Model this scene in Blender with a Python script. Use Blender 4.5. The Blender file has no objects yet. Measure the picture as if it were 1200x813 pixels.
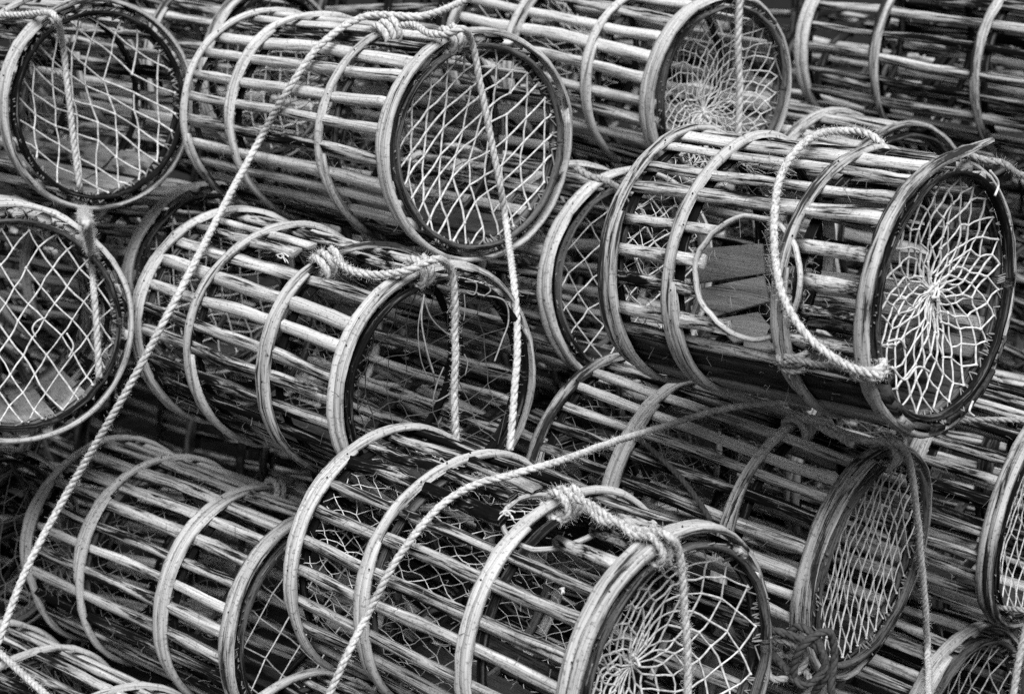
import bpy, math, random
import numpy as np
from mathutils import Vector, Matrix
R = math.radians
rng = np.random.default_rng(11)
random.seed(11)
S = bpy.context.scene
C = S.collection

# ------------------------------------------------------------------ camera
PITCH = R(15); CAM_Z = 2.26; F_PX = 2200.0          # focal length in pixels of a 1200 px wide frame
cam_data = bpy.data.cameras.new('camera')
cam = bpy.data.objects.new('camera', cam_data); C.objects.link(cam); S.camera = cam
cam.location = (0, 0, CAM_Z); cam.rotation_euler = (R(90) - PITCH, 0, 0)
cam_data.sensor_width = 36; cam_data.lens = F_PX / 1200 * 36
cam_data.clip_start = .1; cam_data.clip_end = 400
cam_data.dof.use_dof = True; cam_data.dof.focus_distance = 3.45; cam_data.dof.aperture_fstop = 5.0

# ------------------------------------------------------------------ light (black-and-white photograph, soft overcast sky)
SUN_EL, SUN_AZ = R(53), R(5)                       # azimuth from the view direction's back, towards the left
sun_dir = Vector((math.sin(SUN_AZ) * math.cos(SUN_EL), -math.cos(SUN_AZ) * math.cos(SUN_EL), math.sin(SUN_EL)))
W = bpy.data.worlds.new('World'); S.world = W; W.use_nodes = True
nt = W.node_tree; nt.nodes.clear()
sky = nt.nodes.new('ShaderNodeTexSky'); sky.sky_type = 'NISHITA'; sky.sun_disc = False
sky.sun_elevation = SUN_EL; sky.sun_rotation = math.atan2(sun_dir.x, sun_dir.y)
bw = nt.nodes.new('ShaderNodeRGBToBW'); bg = nt.nodes.new('ShaderNodeBackground'); wo = nt.nodes.new('ShaderNodeOutputWorld')
nt.links.new(sky.outputs[0], bw.inputs[0]); nt.links.new(bw.outputs[0], bg.inputs[0]); nt.links.new(bg.outputs[0], wo.inputs[0])
bg.inputs[1].default_value = .05
sl = bpy.data.lights.new('sun', 'SUN'); sl.energy = 5.0; sl.angle = R(40)
so = bpy.data.objects.new('sun', sl); C.objects.link(so); so.rotation_euler = sun_dir.to_track_quat('Z', 'Y').to_euler()
S.view_settings.view_transform = 'Standard'; S.view_settings.look = 'None'; S.view_settings.gamma = 1
S.view_settings.exposure = .0
S.cycles.use_denoising = False
S.cycles.diffuse_bounces = 1; S.cycles.max_bounces = 4; S.cycles.glossy_bounces = 1

# ------------------------------------------------------------------ materials
def N(nt, t, **kw):
    n = nt.nodes.new(t)
    for k, v in kw.items():
        if k.startswith('i_'):
            key = k[2:]; n.inputs[int(key) if key.isdigit() else key].default_value = v
        else: setattr(n, k, v)
    return n
def ramp(nt, src, stops):
    r = N(nt, 'ShaderNodeValToRGB'); el = r.color_ramp.elements
    while len(el) < len(stops): el.new(.5)
    for e, (p, v) in zip(el, stops): e.position = p; e.color = (v, v, v, 1)
    nt.links.new(src, r.inputs[0]); return r.outputs[0]
def wood(name, lo, mid, hi, patch=.5, fine=(2.5, 260), big=(4.5, 75), rough=.8, bump=.8, spec=.06):
    """grey weathered timber: UV x runs along the grain in metres, y across it"""
    m = bpy.data.materials.new(name); m.use_nodes = True; nt = m.node_tree
    bs = nt.nodes['Principled BSDF']
    uv = N(nt, 'ShaderNodeUVMap', uv_map='UVMap'); oi = N(nt, 'ShaderNodeObjectInfo')
    off = N(nt, 'ShaderNodeCombineXYZ'); mm = N(nt, 'ShaderNodeMath', operation='MULTIPLY', i_1=37.0)
    nt.links.new(oi.outputs['Random'], mm.inputs[0]); nt.links.new(mm.outputs[0], off.inputs[0]); nt.links.new(mm.outputs[0], off.inputs[2])
    ad = N(nt, 'ShaderNodeVectorMath', operation='ADD'); nt.links.new(uv.outputs[0], ad.inputs[0]); nt.links.new(off.outputs[0], ad.inputs[1])
    def noise(sx, sy, det=4, dist=0.):
        mp = N(nt, 'ShaderNodeVectorMath', operation='MULTIPLY'); mp.inputs[1].default_value = (sx, sy, 1)
        nt.links.new(ad.outputs[0], mp.inputs[0])
        n = N(nt, 'ShaderNodeTexNoise', noise_dimensions='3D'); n.inputs['Scale'].default_value = 1; n.inputs['Detail'].default_value = det
        n.inputs['Distortion'].default_value = dist; n.inputs['Roughness'].default_value = .68
        nt.links.new(mp.outputs[0], n.inputs[0]); return n.outputs['Fac']
    fib = noise(fine[0] * 4, fine[1] * 1.3, 3)
    pat = noise(big[0], big[1], 5, .6)
    big_ = noise(3.2, 12, 2)
    sp = noise(170, 210, 2)
    # patches: pale bare wood against dark bark / dirt streaks
    a = N(nt, 'ShaderNodeMath', operation='MULTIPLY_ADD', i_1=.45); nt.links.new(fib, a.inputs[0]); nt.links.new(pat, a.inputs[2])
    b = N(nt, 'ShaderNodeMath', operation='MULTIPLY_ADD', i_1=.45); nt.links.new(big_, b.inputs[0]); nt.links.new(a.outputs[0], b.inputs[2])
    rv = N(nt, 'ShaderNodeMath', operation='MULTIPLY_ADD', i_1=.22); nt.links.new(oi.outputs['Random'], rv.inputs[0]); nt.links.new(b.outputs[0], rv.inputs[2])
    c0 = .86 + patch * .22
    s_ = N(nt, 'ShaderNodeMapRange'); s_.inputs[1].default_value = c0 - .24; s_.inputs[2].default_value = c0 + .30
    nt.links.new(rv.outputs[0], s_.inputs[0])
    col = ramp(nt, s_.outputs[0], [(0, lo), (.36, lo * 1.4), (.46, mid), (.60, (mid + hi) * .5), (1, hi)])
    dots = ramp(nt, sp, [(.34, .42), (.44, 1)])
    mx = N(nt, 'ShaderNodeMix', data_type='RGBA', blend_type='MULTIPLY'); mx.inputs[0].default_value = .8
    nt.links.new(col, mx.inputs[6]); nt.links.new(dots, mx.inputs[7])
    gr = ramp(nt, noise(3.0, 900, 3), [(.36, .35), (.50, 1)])
    m2 = N(nt, 'ShaderNodeMix', data_type='RGBA', blend_type='MULTIPLY'); m2.inputs[0].default_value = .75
    nt.links.new(mx.outputs[2], m2.inputs[6]); nt.links.new(gr, m2.inputs[7])
    nt.links.new(m2.outputs[2], bs.inputs['Base Color'])
    bs.inputs['Roughness'].default_value = rough; bs.inputs['Specular IOR Level'].default_value = spec
    bp = N(nt, 'ShaderNodeBump'); bp.inputs['Strength'].default_value = bump; bp.inputs['Distance'].default_value = .0035
    nt.links.new(a.outputs[0], bp.inputs['Height']); nt.links.new(bp.outputs[0], bs.inputs['Normal'])
    return m
def fibre(name, col, rough=.9, var=.35, scale=120):
    m = bpy.data.materials.new(name); m.use_nodes = True; nt = m.node_tree; bs = nt.nodes['Principled BSDF']
    tc = N(nt, 'ShaderNodeTexCoord'); n = N(nt, 'ShaderNodeTexNoise'); n.inputs['Scale'].default_value = scale; n.inputs['Detail'].default_value = 4
    nt.links.new(tc.outputs['Object'], n.inputs[0])
    nt.links.new(ramp(nt, n.outputs['Fac'], [(.3, col * (1 - var)), (.7, min(.9, col * (1 + var)))]), bs.inputs['Base Color'])
    bs.inputs['Roughness'].default_value = rough; bs.inputs['Specular IOR Level'].default_value = .1
    bp = N(nt, 'ShaderNodeBump'); bp.inputs['Strength'].default_value = .4; bp.inputs['Distance'].default_value = .001
    nt.links.new(n.outputs['Fac'], bp.inputs['Height']); nt.links.new(bp.outputs[0], bs.inputs['Normal'])
    return m
M = dict(
    lath=wood('lath_wood', .006, .12, .84, .58),
    lath_pale=wood('pale_lath_wood', .012, .28, .86, .40),
    lath_dark=wood('bark_and_shade_lath_wood', .005, .035, .80, .70),  # dark bark; also stands in for shade on laths inside and deep down
    hoop=wood('hoop_wood', .03, .30, .68, .29, fine=(2, 420), big=(5, 90)),
    hoop_dark=wood('shade_dark_hoop_wood', .008, .025, .20, .85, fine=(2, 300), big=(7, 90)),  # inner hoops and deep pots: shade put into the wood colour
    board=wood('board_wood', .008, .03, .10, .55, fine=(2, 500), big=(5, 30)),  # boards coloured dark to deepen the shade inside the pots
    board_pale=wood('pale_board_wood', .012, .12, .40, .40, bump=.9, fine=(2, 500), big=(5, 30)),
    nail=fibre('nail_iron', .02),
    twine=fibre('pale_twine', .66), twine_mid=fibre('grey_twine', .24), twine_dark=fibre('tarred_twine', .13),
    rope=fibre('pale_rope', .58, scale=160), rope_grey=fibre('grey_rope', .36, scale=160), rope_dark=fibre('dark_rope', .07, scale=160))

# ------------------------------------------------------------------ mesh helpers
def mesh(name, V, Fc, mats, uv=None, mi=None, smooth=True):
    me = bpy.data.meshes.new(name)
    V = np.asarray(V, np.float32).reshape(-1, 3)
    lens = np.array([len(f) for f in Fc], np.int32) if isinstance(Fc, list) else np.full(len(Fc), Fc.shape[1], np.int32)
    flat = np.concatenate([np.asarray(f, np.int32) for f in Fc]) if isinstance(Fc, list) else Fc.astype(np.int32).ravel()
    me.vertices.add(len(V)); me.vertices.foreach_set('co', V.ravel())
    me.loops.add(len(flat)); me.loops.foreach_set('vertex_index', flat)
    me.polygons.add(len(lens)); me.polygons.foreach_set('loop_start', np.concatenate([[0], np.cumsum(lens)[:-1]]).astype(np.int32))
    if mi is not None: me.polygons.foreach_set('material_index', np.asarray(mi, np.int32))
    for m in (mats if isinstance(mats, (list, tuple)) else [mats]): me.materials.append(m)
    if uv is not None:
        l = me.uv_layers.new(name='UVMap'); l.data.foreach_set('uv', np.asarray(uv, np.float32)[flat].ravel())
    me.update(calc_edges=True); me.validate()
    if smooth: me.polygons.foreach_set('use_smooth', np.ones(len(me.polygons), bool))
    return me
def obj(name, me, parent=None, **props):
    o = bpy.data.objects.new(name, me); C.objects.link(o)
    if parent is not None: o.parent = parent
    for k, v in props.items(): o[k] = v
    return o
def sweep(P, A, B, prof, closed=False, cap=True):
    """sweep a closed profile (k x 2, along A and B) along points P; UV x = arc length, y = round the profile"""
    n, k = len(P), prof.shape[-2]
    V = (P[:, None] + prof[None, :, :1] * A[:, None] + prof[None, :, 1:] * B[:, None]) if prof.ndim == 2 else \
        (P[:, None] + prof[:, :, :1] * A[:, None] + prof[:, :, 1:] * B[:, None])
    p2 = prof if prof.ndim == 2 else prof[0]
    d = np.r_[0, np.cumsum(np.linalg.norm(np.diff(P, axis=0), axis=1))]
    pv = np.r_[0, np.cumsum(np.linalg.norm(np.diff(p2, axis=0), axis=1))]
    uv = np.stack(np.broadcast_arrays(d[:, None], pv[None]), -1).reshape(-1, 2)
    i = np.arange(n - (0 if closed else 1))[:, None]; j = np.arange(k)[None]
    i2 = (i + 1) % n; j2 = (j + 1) % k
    F4 = np.stack(np.broadcast_arrays(i * k + j, i * k + j2, i2 * k + j2, i2 * k + j), -1).reshape(-1, 4)
    Fl = [tuple(f) for f in F4]
    if cap and not closed:
        Fl += [tuple(range(k))[::-1], tuple((n - 1) * k + q for q in range(k))]
    return V.reshape(-1, 3), Fl, uv
class Bag:
    def __init__(s): s.V = []; s.F = []; s.U = []; s.M = []; s.n = 0
    def add(s, V, F, U=None, m=0):
        V = np.asarray(V).reshape(-1, 3)
        s.F += [tuple(int(q) + s.n for q in f) for f in F]; s.V.append(V); s.U.append(U if U is not None else np.zeros((len(V), 2)))
        s.M += [m] * len(F); s.n += len(V); return s
    def mesh(s, name, mats, smooth=True): return mesh(name, np.concatenate(s.V), s.F, mats, np.concatenate(s.U), s.M, smooth)
def frames(P):
    """rotation-minimising frames of a polyline"""
    T = np.gradient(P, axis=0); T /= np.linalg.norm(T, axis=1)[:, None] + 1e-12
    A = np.zeros_like(P); a = np.cross(T[0], [0, 0, 1.])
    if np.linalg.norm(a) < .1: a = np.cross(T[0], [1., 0, 0])
    a /= np.linalg.norm(a)
    for i in range(len(P)):
        a = a - T[i] * (a @ T[i]); a /= np.linalg.norm(a); A[i] = a
    return T, A, np.cross(T, A)
def smooth_path(pts, step):
    P = np.asarray(pts, float); P = np.vstack([2 * P[0] - P[1], P, 2 * P[-1] - P[-2]]); out = []
    for i in range(1, len(P) - 2):
        n = max(2, int(np.linalg.norm(P[i + 1] - P[i]) / (step * .5))); t = np.linspace(0, 1, n, endpoint=False)[:, None]
        a, b, c, d = P[i - 1], P[i], P[i + 1], P[i + 2]
        out.append(.5 * (2 * b + (c - a) * t + (2 * a - 5 * b + 4 * c - d) * t ** 2 + (3 * b - a - 3 * c + d) * t ** 3))
    Q = np.vstack(out + [P[-2][None]])
    s = np.r_[0, np.cumsum(np.linalg.norm(np.diff(Q, axis=0), axis=1))]; u = np.arange(0, s[-1], step)
    return np.stack([np.interp(u, s, Q[:, k]) for k in range(3)], 1)
def circle(r, k, ph=0): a = np.arange(k) * 2 * math.pi / k + ph; return np.stack([np.cos(a), np.sin(a)], 1) * r
def strands(P0, P1, r, sag=None, ns=4, mid=True):
    """many thin cords at once: from P0 to P1 with an optional bend in the middle"""
    P0 = np.asarray(P0, float); P1 = np.asarray(P1, float); n = len(P0)
    T = P1 - P0; L = np.linalg.norm(T, axis=1)[:, None] + 1e-9; T = T / L
    a = np.cross(T, [0.31, .2, .93]); a /= np.linalg.norm(a, axis=1)[:, None] + 1e-9; b = np.cross(T, a)
    ks = [0, .5, 1] if mid else [0, 1]
    ang = np.arange(ns) * 2 * math.pi / ns
    ring = []
    r = np.broadcast_to(np.asarray(r, float), (n,))
    for q in ks:
        c = P0 + (P1 - P0) * q
        if q == .5 and sag is not None: c = c + sag
        ring.append(c[:, None] + r[:, None, None] * (np.cos(ang)[None, :, None] * a[:, None] + np.sin(ang)[None, :, None] * b[:, None]))
    V = np.stack(ring, 1); m = len(ks)
    base = (np.arange(n) * m * ns)[:, None, None]; i = np.arange(m - 1)[None, :, None]; j = np.arange(ns)[None, None]
    F4 = np.stack([base + i * ns + j, base + i * ns + (j + 1) % ns, base + (i + 1) * ns + (j + 1) % ns, base + (i + 1) * ns + j], -1).reshape(-1, 4)
    return V.reshape(-1, 3), F4
def octas(P, r):
    P = np.asarray(P, float); n = len(P); d = np.array([[1, 0, 0], [-1, 0, 0], [0, 1, 0], [0, -1, 0], [0, 0, 1], [0, 0, -1.]])
    V = P[:, None] + d[None] * np.asarray(r).reshape(-1, 1, 1) if np.ndim(r) else P[:, None] + d[None] * r
    f = np.array([[0, 2, 4], [2, 1, 4], [1, 3, 4], [3, 0, 4], [2, 0, 5], [1, 2, 5], [3, 1, 5], [0, 3, 5]])
    return V.reshape(-1, 3), (np.arange(n)[:, None, None] * 6 + f[None]).reshape(-1, 3)
def net_mesh(name, P, E, r, mat, sag=.003, knot=1.9):
    P = np.asarray(P, float); E = np.asarray(E, int)
    sg = rng.normal(0, sag, (len(E), 3)); rr = r * rng.uniform(.85, 1.2, len(E))
    V, F4 = strands(P[E[:, 0]], P[E[:, 1]], rr, sg)
    V2, F3 = octas(P, r * knot * rng.uniform(.7, 1.25, len(P)))
    return mesh(name, np.vstack([V, V2]), [tuple(f) for f in F4] + [tuple(f) for f in F3 + len(V)], mat)

# ------------------------------------------------------------------ picture ray -> point in the place (used to measure where things lie)
CAM = np.array([0, 0, CAM_Z])
def ray(px, py):
    x, y = (px - 600) / F_PX, (406.5 - py) / F_PX
    d = np.array([x, math.cos(PITCH) + y * math.sin(PITCH), -math.sin(PITCH) + y * math.cos(PITCH)])
    return d                                        # depth 1 along the view axis
def at(px, py, d): return CAM + ray(px, py) * d

# ------------------------------------------------------------------ ground (far below, seen only through gaps)
gm = bpy.data.materials.new('quay_ground'); gm.use_nodes = True; g_nt = gm.node_tree; gb = g_nt.nodes['Principled BSDF']
g_n = N(g_nt, 'ShaderNodeTexNoise'); g_n.inputs['Scale'].default_value = 14; g_n.inputs['Detail'].default_value = 8
g_tc = N(g_nt, 'ShaderNodeTexCoord'); g_nt.links.new(g_tc.outputs['Object'], g_n.inputs[0])
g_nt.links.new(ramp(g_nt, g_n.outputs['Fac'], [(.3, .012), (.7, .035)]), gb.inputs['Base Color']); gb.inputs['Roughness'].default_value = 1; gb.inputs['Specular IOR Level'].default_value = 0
gx = np.linspace(-60, 60, 41); gy = np.linspace(-20, 140, 41); gX, gY = np.meshgrid(gx, gy, indexing='ij')
gV = np.stack([gX, gY, 0 * gX], -1).reshape(-1, 3)
gi = np.arange(40)[:, None]; gj = np.arange(40)[None]
gF = np.stack(np.broadcast_arrays(gi * 41 + gj, (gi + 1) * 41 + gj, (gi + 1) * 41 + gj + 1, gi * 41 + gj + 1), -1).reshape(-1, 4)
obj('ground', mesh('ground', gV, gF, gm, smooth=False), kind='structure')

# ------------------------------------------------------------------ lath pieces (shared meshes, unit length along x)
def lath_mesh(seed, k=7, segs=15, w=.0140, h=.0104, mat='lath', crook=1.0):
    q = np.random.default_rng(seed); t = np.linspace(0, 1, segs + 1)
    P = np.stack([t, np.interp(t, np.linspace(0, 1, 5), q.normal(0, .0036 * crook, 5)), np.interp(t, np.linspace(0, 1, 5), q.normal(0, .0024 * crook, 5))], 1)
    P[0, 1:] = 0; P[-1, 1:] *= .2
    a = np.arange(k) * 2 * math.pi / k + .3
    base = np.stack([np.cos(a) * w * (1 + .12 * q.normal(size=k)), np.sin(a) * h * (1 + .16 * q.normal(size=k))], 1)
    base[:, 1] = np.where(base[:, 1] < -.45 * h, -.55 * h, base[:, 1])          # split side turned inwards
    tp = q.uniform(.82, 1.0), q.uniform(.9, 1.12)
    sc = np.interp(t, [0, 1], tp) * (1 + q.normal(0, .035, segs + 1))
    for _ in range(q.integers(0, 3)): sc[q.integers(2, segs - 1)] *= q.uniform(1.05, 1.14)   # a knot in the stick
    prof = base[None] * sc[:, None, None] * (1 + q.normal(0, .065, (segs + 1, k, 1)))
    A = np.tile([0, 1., 0], (segs + 1, 1)); B = np.tile([0, 0, 1.], (segs + 1, 1))
    V, F, uv = sweep(P, A, B, prof)
    uv[:, 0] *= .75; uv = uv + [0, seed * .37]
    return mesh('lath', V, F, M[mat], uv)
LATHS = {}
for kind_, mats_ in (('lath', 12), ('lath_pale', 6), ('lath_dark', 10)):
    LATHS[kind_] = [lath_mesh(100 + i + len(kind_) * 31, mat=kind_) for i in range(mats_)]
SHORT = {k_: [lath_mesh(300 + i, segs=5, mat=k_, crook=.25) for i in range(4)] for k_ in LATHS}
def board_mesh(seed, L, w, th, mat, segs=5):
    q = np.random.default_rng(seed); t = np.linspace(0, 1, segs + 1)
    e = .0015
    prof = np.array([[-w / 2, -th / 2 + e], [-w / 2 + e, -th / 2], [w / 2 - e, -th / 2], [w / 2, -th / 2 + e], [w / 2, th / 2 - e], [w / 2 - e, th / 2], [-w / 2 + e, th / 2], [-w / 2, th / 2 - e]])
    pr = np.repeat(prof[None], segs + 1, 0); pr[:, :, 0] *= (1 + q.normal(0, .015, segs + 1))[:, None]; 
    P = np.stack([t * L, q.normal(0, .001, segs + 1), q.normal(0, .0012, segs + 1)], 1)
    P[0, 0] += q.uniform(-.004, .004)
    V, F, uv = sweep(P, np.tile([0, 1., 0], (segs + 1, 1)), np.tile([0, 0, 1.], (segs + 1, 1)), pr)
    return mesh('board', V, F, M[mat], uv + [q.uniform(0, 9), q.uniform(0, 9)], smooth=False)
BOARDS = [board_mesh(i, 1.0, 1.0 * .07, .009, 'board') for i in range(5)]
BOARDS_PALE = [board_mesh(20 + i, 1.0, .07, .009, 'board_pale') for i in range(4)]

def hoop_profile(w, th, k=9, outward=True):
    """flat on the side that touches the laths, rounded on the other"""
    a = np.linspace(0, math.pi, k - 2)
    top = np.stack([np.cos(a) * w / 2, np.sin(a) ** .7 * th], 1)
    p = np.vstack([top, [[-w / 2 * .96, 0], [w / 2 * .96, 0]]])[:k]
    if not outward: p[:, 1] *= -1
    return p

# ------------------------------------------------------------------ the pots: base centre, axis, length, radius
TABLE = {
    'P1': (-1.468, 4.9226, 1.6531, 0.6586, -0.7519, 0.0287, 0.8007, 0.25),
    'P2': (-0.5847, 4.5579, 1.6364, 0.6208, -0.7839, 0.013, 0.8479, 0.25),
    'P3': (0.332, 3.4955, 1.5066, 0.7297, -0.6836, 0.0119, 0.5674, 0.25),
    'P4': (-0.6226, 4.0349, 1.249, 0.6511, -0.759, 0.0003, 0.7537, 0.25),
    'P5': (-0.2308, 3.3451, 0.9645, 0.6736, -0.7391, -0.0017, 0.7523, 0.25),
    'P6': (-0.9637, 4.257, 0.6427, 0.7189, -0.6951, 0.0038, 0.7828, 0.2562),
    'P7': (0.179, 3.8466, 0.9783, 0.7687, -0.631, -0.104, 0.6884, 0.2425),
    'P8': (-1.224, 4.279, 1.227, 0.3486, -0.9279, 0.1323, 0.59, 0.25),
    'P11': (0.0088, 5.1577, 1.7288, 0.6244, -0.7789, -0.0578, 0.8136, 0.2413),
    'P9': (-1.7629, 4.8366, 0.5754, 0.6916, -0.7217, 0.0301, 0.72, 0.25),
    'P10': (-1.2284, 3.9759, 0.2773, 0.7186, -0.6945, 0.0346, 0.7792, 0.2614),
    'P16': (-0.4466, 3.5828, 0.3459, 0.6667, -0.7439, 0.0458, 0.699, 0.25),
    'P13': (-0.1755, 4.7156, 1.2766, 0.5988, -0.7991, 0.0529, 0.7572, 0.25),
    'P14': (0.623, 4.1462, 0.9479, 0.7624, -0.6421, -0.0803, 0.6664, 0.2575),
    'P15': (0.46149999999999997, 4.2222, 0.4259, 0.7077, -0.7055, -0.0371, 0.7539, 0.25),
    'P12': (0.9761, 5.4238, 1.7149, 0.6728, -0.7384, -0.0465, 0.844, 0.25),
    'P17': (0.4756, 5.1743, 1.3709, 0.6177, -0.7861, -0.0215, 0.7992, 0.2575),
    'P19': (-1.2503, 5.1664, 1.1264, 0.6721, -0.7341, 0.0969, 0.7535, 0.25),
    'P20': (-1.2536, 5.6896, 1.6792, 0.7577, -0.6515, -0.0382, 0.8005, 0.25),
    'f0': (-1.5175, 5.2915, 0.2709, 0.8809, -0.4726, -0.0272, 0.78, 0.25),
    'f1': (1.2356, 4.1303, 0.2713, 0.7935, -0.6084, 0.0153, 0.78, 0.25),
    'f2': (0.2528, 5.0663, 0.2715, 0.7915, -0.6109, 0.0189, 0.78, 0.25),
    'f3': (-0.3034, 4.3582, 0.2715, 0.5541, -0.8306, -0.0556, 0.78, 0.25),
    'f4': (-0.9655, 6.196, 0.2725, 0.8645, -0.502, -0.0261, 0.78, 0.25),
    'f6': (0.9023, 5.2831, 0.2734, 0.7686, -0.6397, 0.0109, 0.78, 0.25),
    'f9': (1.123, 6.5325, 1.468, 0.4512, -0.8922, -0.0222, 0.78, 0.25),
    'f11': (-0.6093, 5.3998, 0.5136, 0.8738, -0.4855, -0.0267, 0.78, 0.25),
    'f12': (-1.2851, 6.5735, 1.775, 0.7531, -0.6556, 0.0562, 0.78, 0.25),
    'f13': (0.1981, 6.0362, 0.9743, 0.3936, -0.9193, -0.0055, 0.78, 0.25),
    'f14': (-1.7955, 6.7192, 0.2854, 0.6785, -0.7342, 0.023, 0.78, 0.25),
    'f15': (-0.0396, 6.2527, 1.7814, 0.8388, -0.5414, -0.0582, 0.78, 0.25),
    'f17': (-0.7773, 6.8652, 0.304, 0.7311, -0.681, -0.0426, 0.78, 0.25),
    'f21': (1.4289, 5.2864, 0.9913, 0.3802, -0.9246, -0.0253, 0.78, 0.25),
    'f23': (-1.8683, 4.9364, 0.3451, 0.7947, -0.6067, 0.0185, 0.78, 0.25),
    'f25': (0.7212, 6.3508, 0.7813, 0.6148, -0.7884, -0.019, 0.78, 0.25),
    'f26': (-1.8229, 6.7372, 1.4266, 0.5668, -0.8239, -0.0027, 0.78, 0.25),
    'f27': (1.5939, 6.8926, 0.9974, 0.231, -0.9715, 0.0533, 0.78, 0.25),
    'f28': (-1.5957, 6.4664, 0.8222, 0.4568, -0.8881, 0.0516, 0.78, 0.25),
    'f29': (-0.476, 5.7364, 1.2191, 0.7104, -0.7038, 0.0059, 0.78, 0.25),
    'f30': (0.4332, 5.0439, 0.8398, 0.7612, -0.6485, -0.0002, 0.78, 0.25),
    'f31': (1.6079, 6.7379, 1.6211, 0.7157, -0.6984, 0.0098, 0.78, 0.25),
    'f33': (-0.3228, 4.7239, 0.7353, 0.6098, -0.7919, -0.0315, 0.78, 0.25),
    'f34': (1.1218, 4.4931, 0.7768, 0.7049, -0.7093, 0.008, 0.78, 0.25),
    'f36': (-1.8799, 5.153, 0.8525, 0.6151, -0.7884, 0.0026, 0.78, 0.25),
    'f37': (-1.0813, 6.2869, 1.2365, 0.5703, -0.8214, -0.0023, 0.78, 0.25),
    'f38': (0.6776, 6.2307, 1.2702, 0.4385, -0.8982, -0.0318, 0.78, 0.25),
    'f39': (-0.2389, 6.7991, 1.2818, 0.6661, -0.7458, -0.0129, 0.78, 0.25),
    'f40': (-0.5729, 6.0726, 1.6713, 0.7089, -0.7009, 0.0784, 0.78, 0.25),
    'f41': (0.2395, 6.8991, 1.7001, 0.8691, -0.4945, 0.013, 0.78, 0.25),
    'g0': (-2.2, 7.75, 0.262, 0.64, -0.767, 0.01, 0.78, 0.25),
    'g1': (-1.43, 7.81, 0.262, 0.64, -0.767, 0.01, 0.78, 0.25),
    'g2': (-0.76, 7.87, 0.262, 0.64, -0.767, 0.01, 0.78, 0.25),
    'g3': (0.01, 7.75, 0.262, 0.64, -0.767, 0.01, 0.78, 0.25),
    'g5': (1.45, 7.87, 0.262, 0.64, -0.767, 0.01, 0.78, 0.25),
    'g6': (2.12, 7.75, 0.262, 0.64, -0.767, 0.01, 0.78, 0.25),
    'g7': (-1.9, 7.85, 0.74, 0.64, -0.767, 0.01, 0.78, 0.25),
    'g8': (-1.13, 7.91, 0.74, 0.64, -0.767, 0.01, 0.78, 0.25),
    'g10': (0.31, 7.85, 0.74, 0.64, -0.767, 0.01, 0.78, 0.25),
    'g11': (0.98, 7.91, 0.74, 0.64, -0.767, 0.01, 0.78, 0.25),
    'g12': (1.75, 7.97, 0.74, 0.64, -0.767, 0.01, 0.78, 0.25),
    'g13': (-2.2, 7.85, 1.2, 0.64, -0.767, 0.01, 0.78, 0.25),
    'g14': (-1.43, 7.91, 1.2, 0.64, -0.767, 0.01, 0.78, 0.25),
    'g15': (-0.76, 7.97, 1.2, 0.64, -0.767, 0.01, 0.78, 0.25),
    'g16': (0.01, 7.85, 1.2, 0.64, -0.767, 0.01, 0.78, 0.25),
    'g17': (0.68, 7.91, 1.2, 0.64, -0.767, 0.01, 0.78, 0.25),
    'g18': (1.45, 7.97, 1.2, 0.64, -0.767, 0.01, 0.78, 0.25),
}
class Pot: pass
POTS = {}
def local_point(p, x, th, r): return np.array([x, r * math.cos(th), r * math.sin(th)])
def to_world(p, q): return p.B + np.asarray(q) @ p.Rm.T
def to_local(p, w): return (np.asarray(w) - p.B) @ p.Rm
def onpot(p, px, py, dr=0.0):
    """where the line of sight meets the pot's round side"""
    if isinstance(p, str): p = POTS[p]
    o = to_local(p, CAM); d = ray(px, py) @ p.Rm; r = p.r + dr
    a = d[1] ** 2 + d[2] ** 2; b = o[1] * d[1] + o[2] * d[2]; c = o[1] ** 2 + o[2] ** 2 - r * r
    D = b * b - a * c
    t = (-b - math.sqrt(max(D, 0))) / a
    q = o + d * t
    if D < 0:
        n = math.hypot(q[1], q[2]); q[1] *= r / n; q[2] *= r / n
    return to_world(p, q)
def onface(p, px, py, off=0.0):
    if isinstance(p, str): p = POTS[p]
    o = to_local(p, CAM); d = ray(px, py) @ p.Rm
    return to_world(p, o + d * ((p.L + off - o[0]) / d[0]))
def inface(p, px, py, r, off=0.0):
    """far inner wall of the pot seen through it"""
    if isinstance(p, str): p = POTS[p]
    o = to_local(p, CAM); d = ray(px, py) @ p.Rm
    a = d[1] ** 2 + d[2] ** 2; b = o[1] * d[1] + o[2] * d[2]; c = o[1] ** 2 + o[2] ** 2 - r * r
    return o + d * ((-b + math.sqrt(max(b * b - a * c, 0))) / a)

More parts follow.
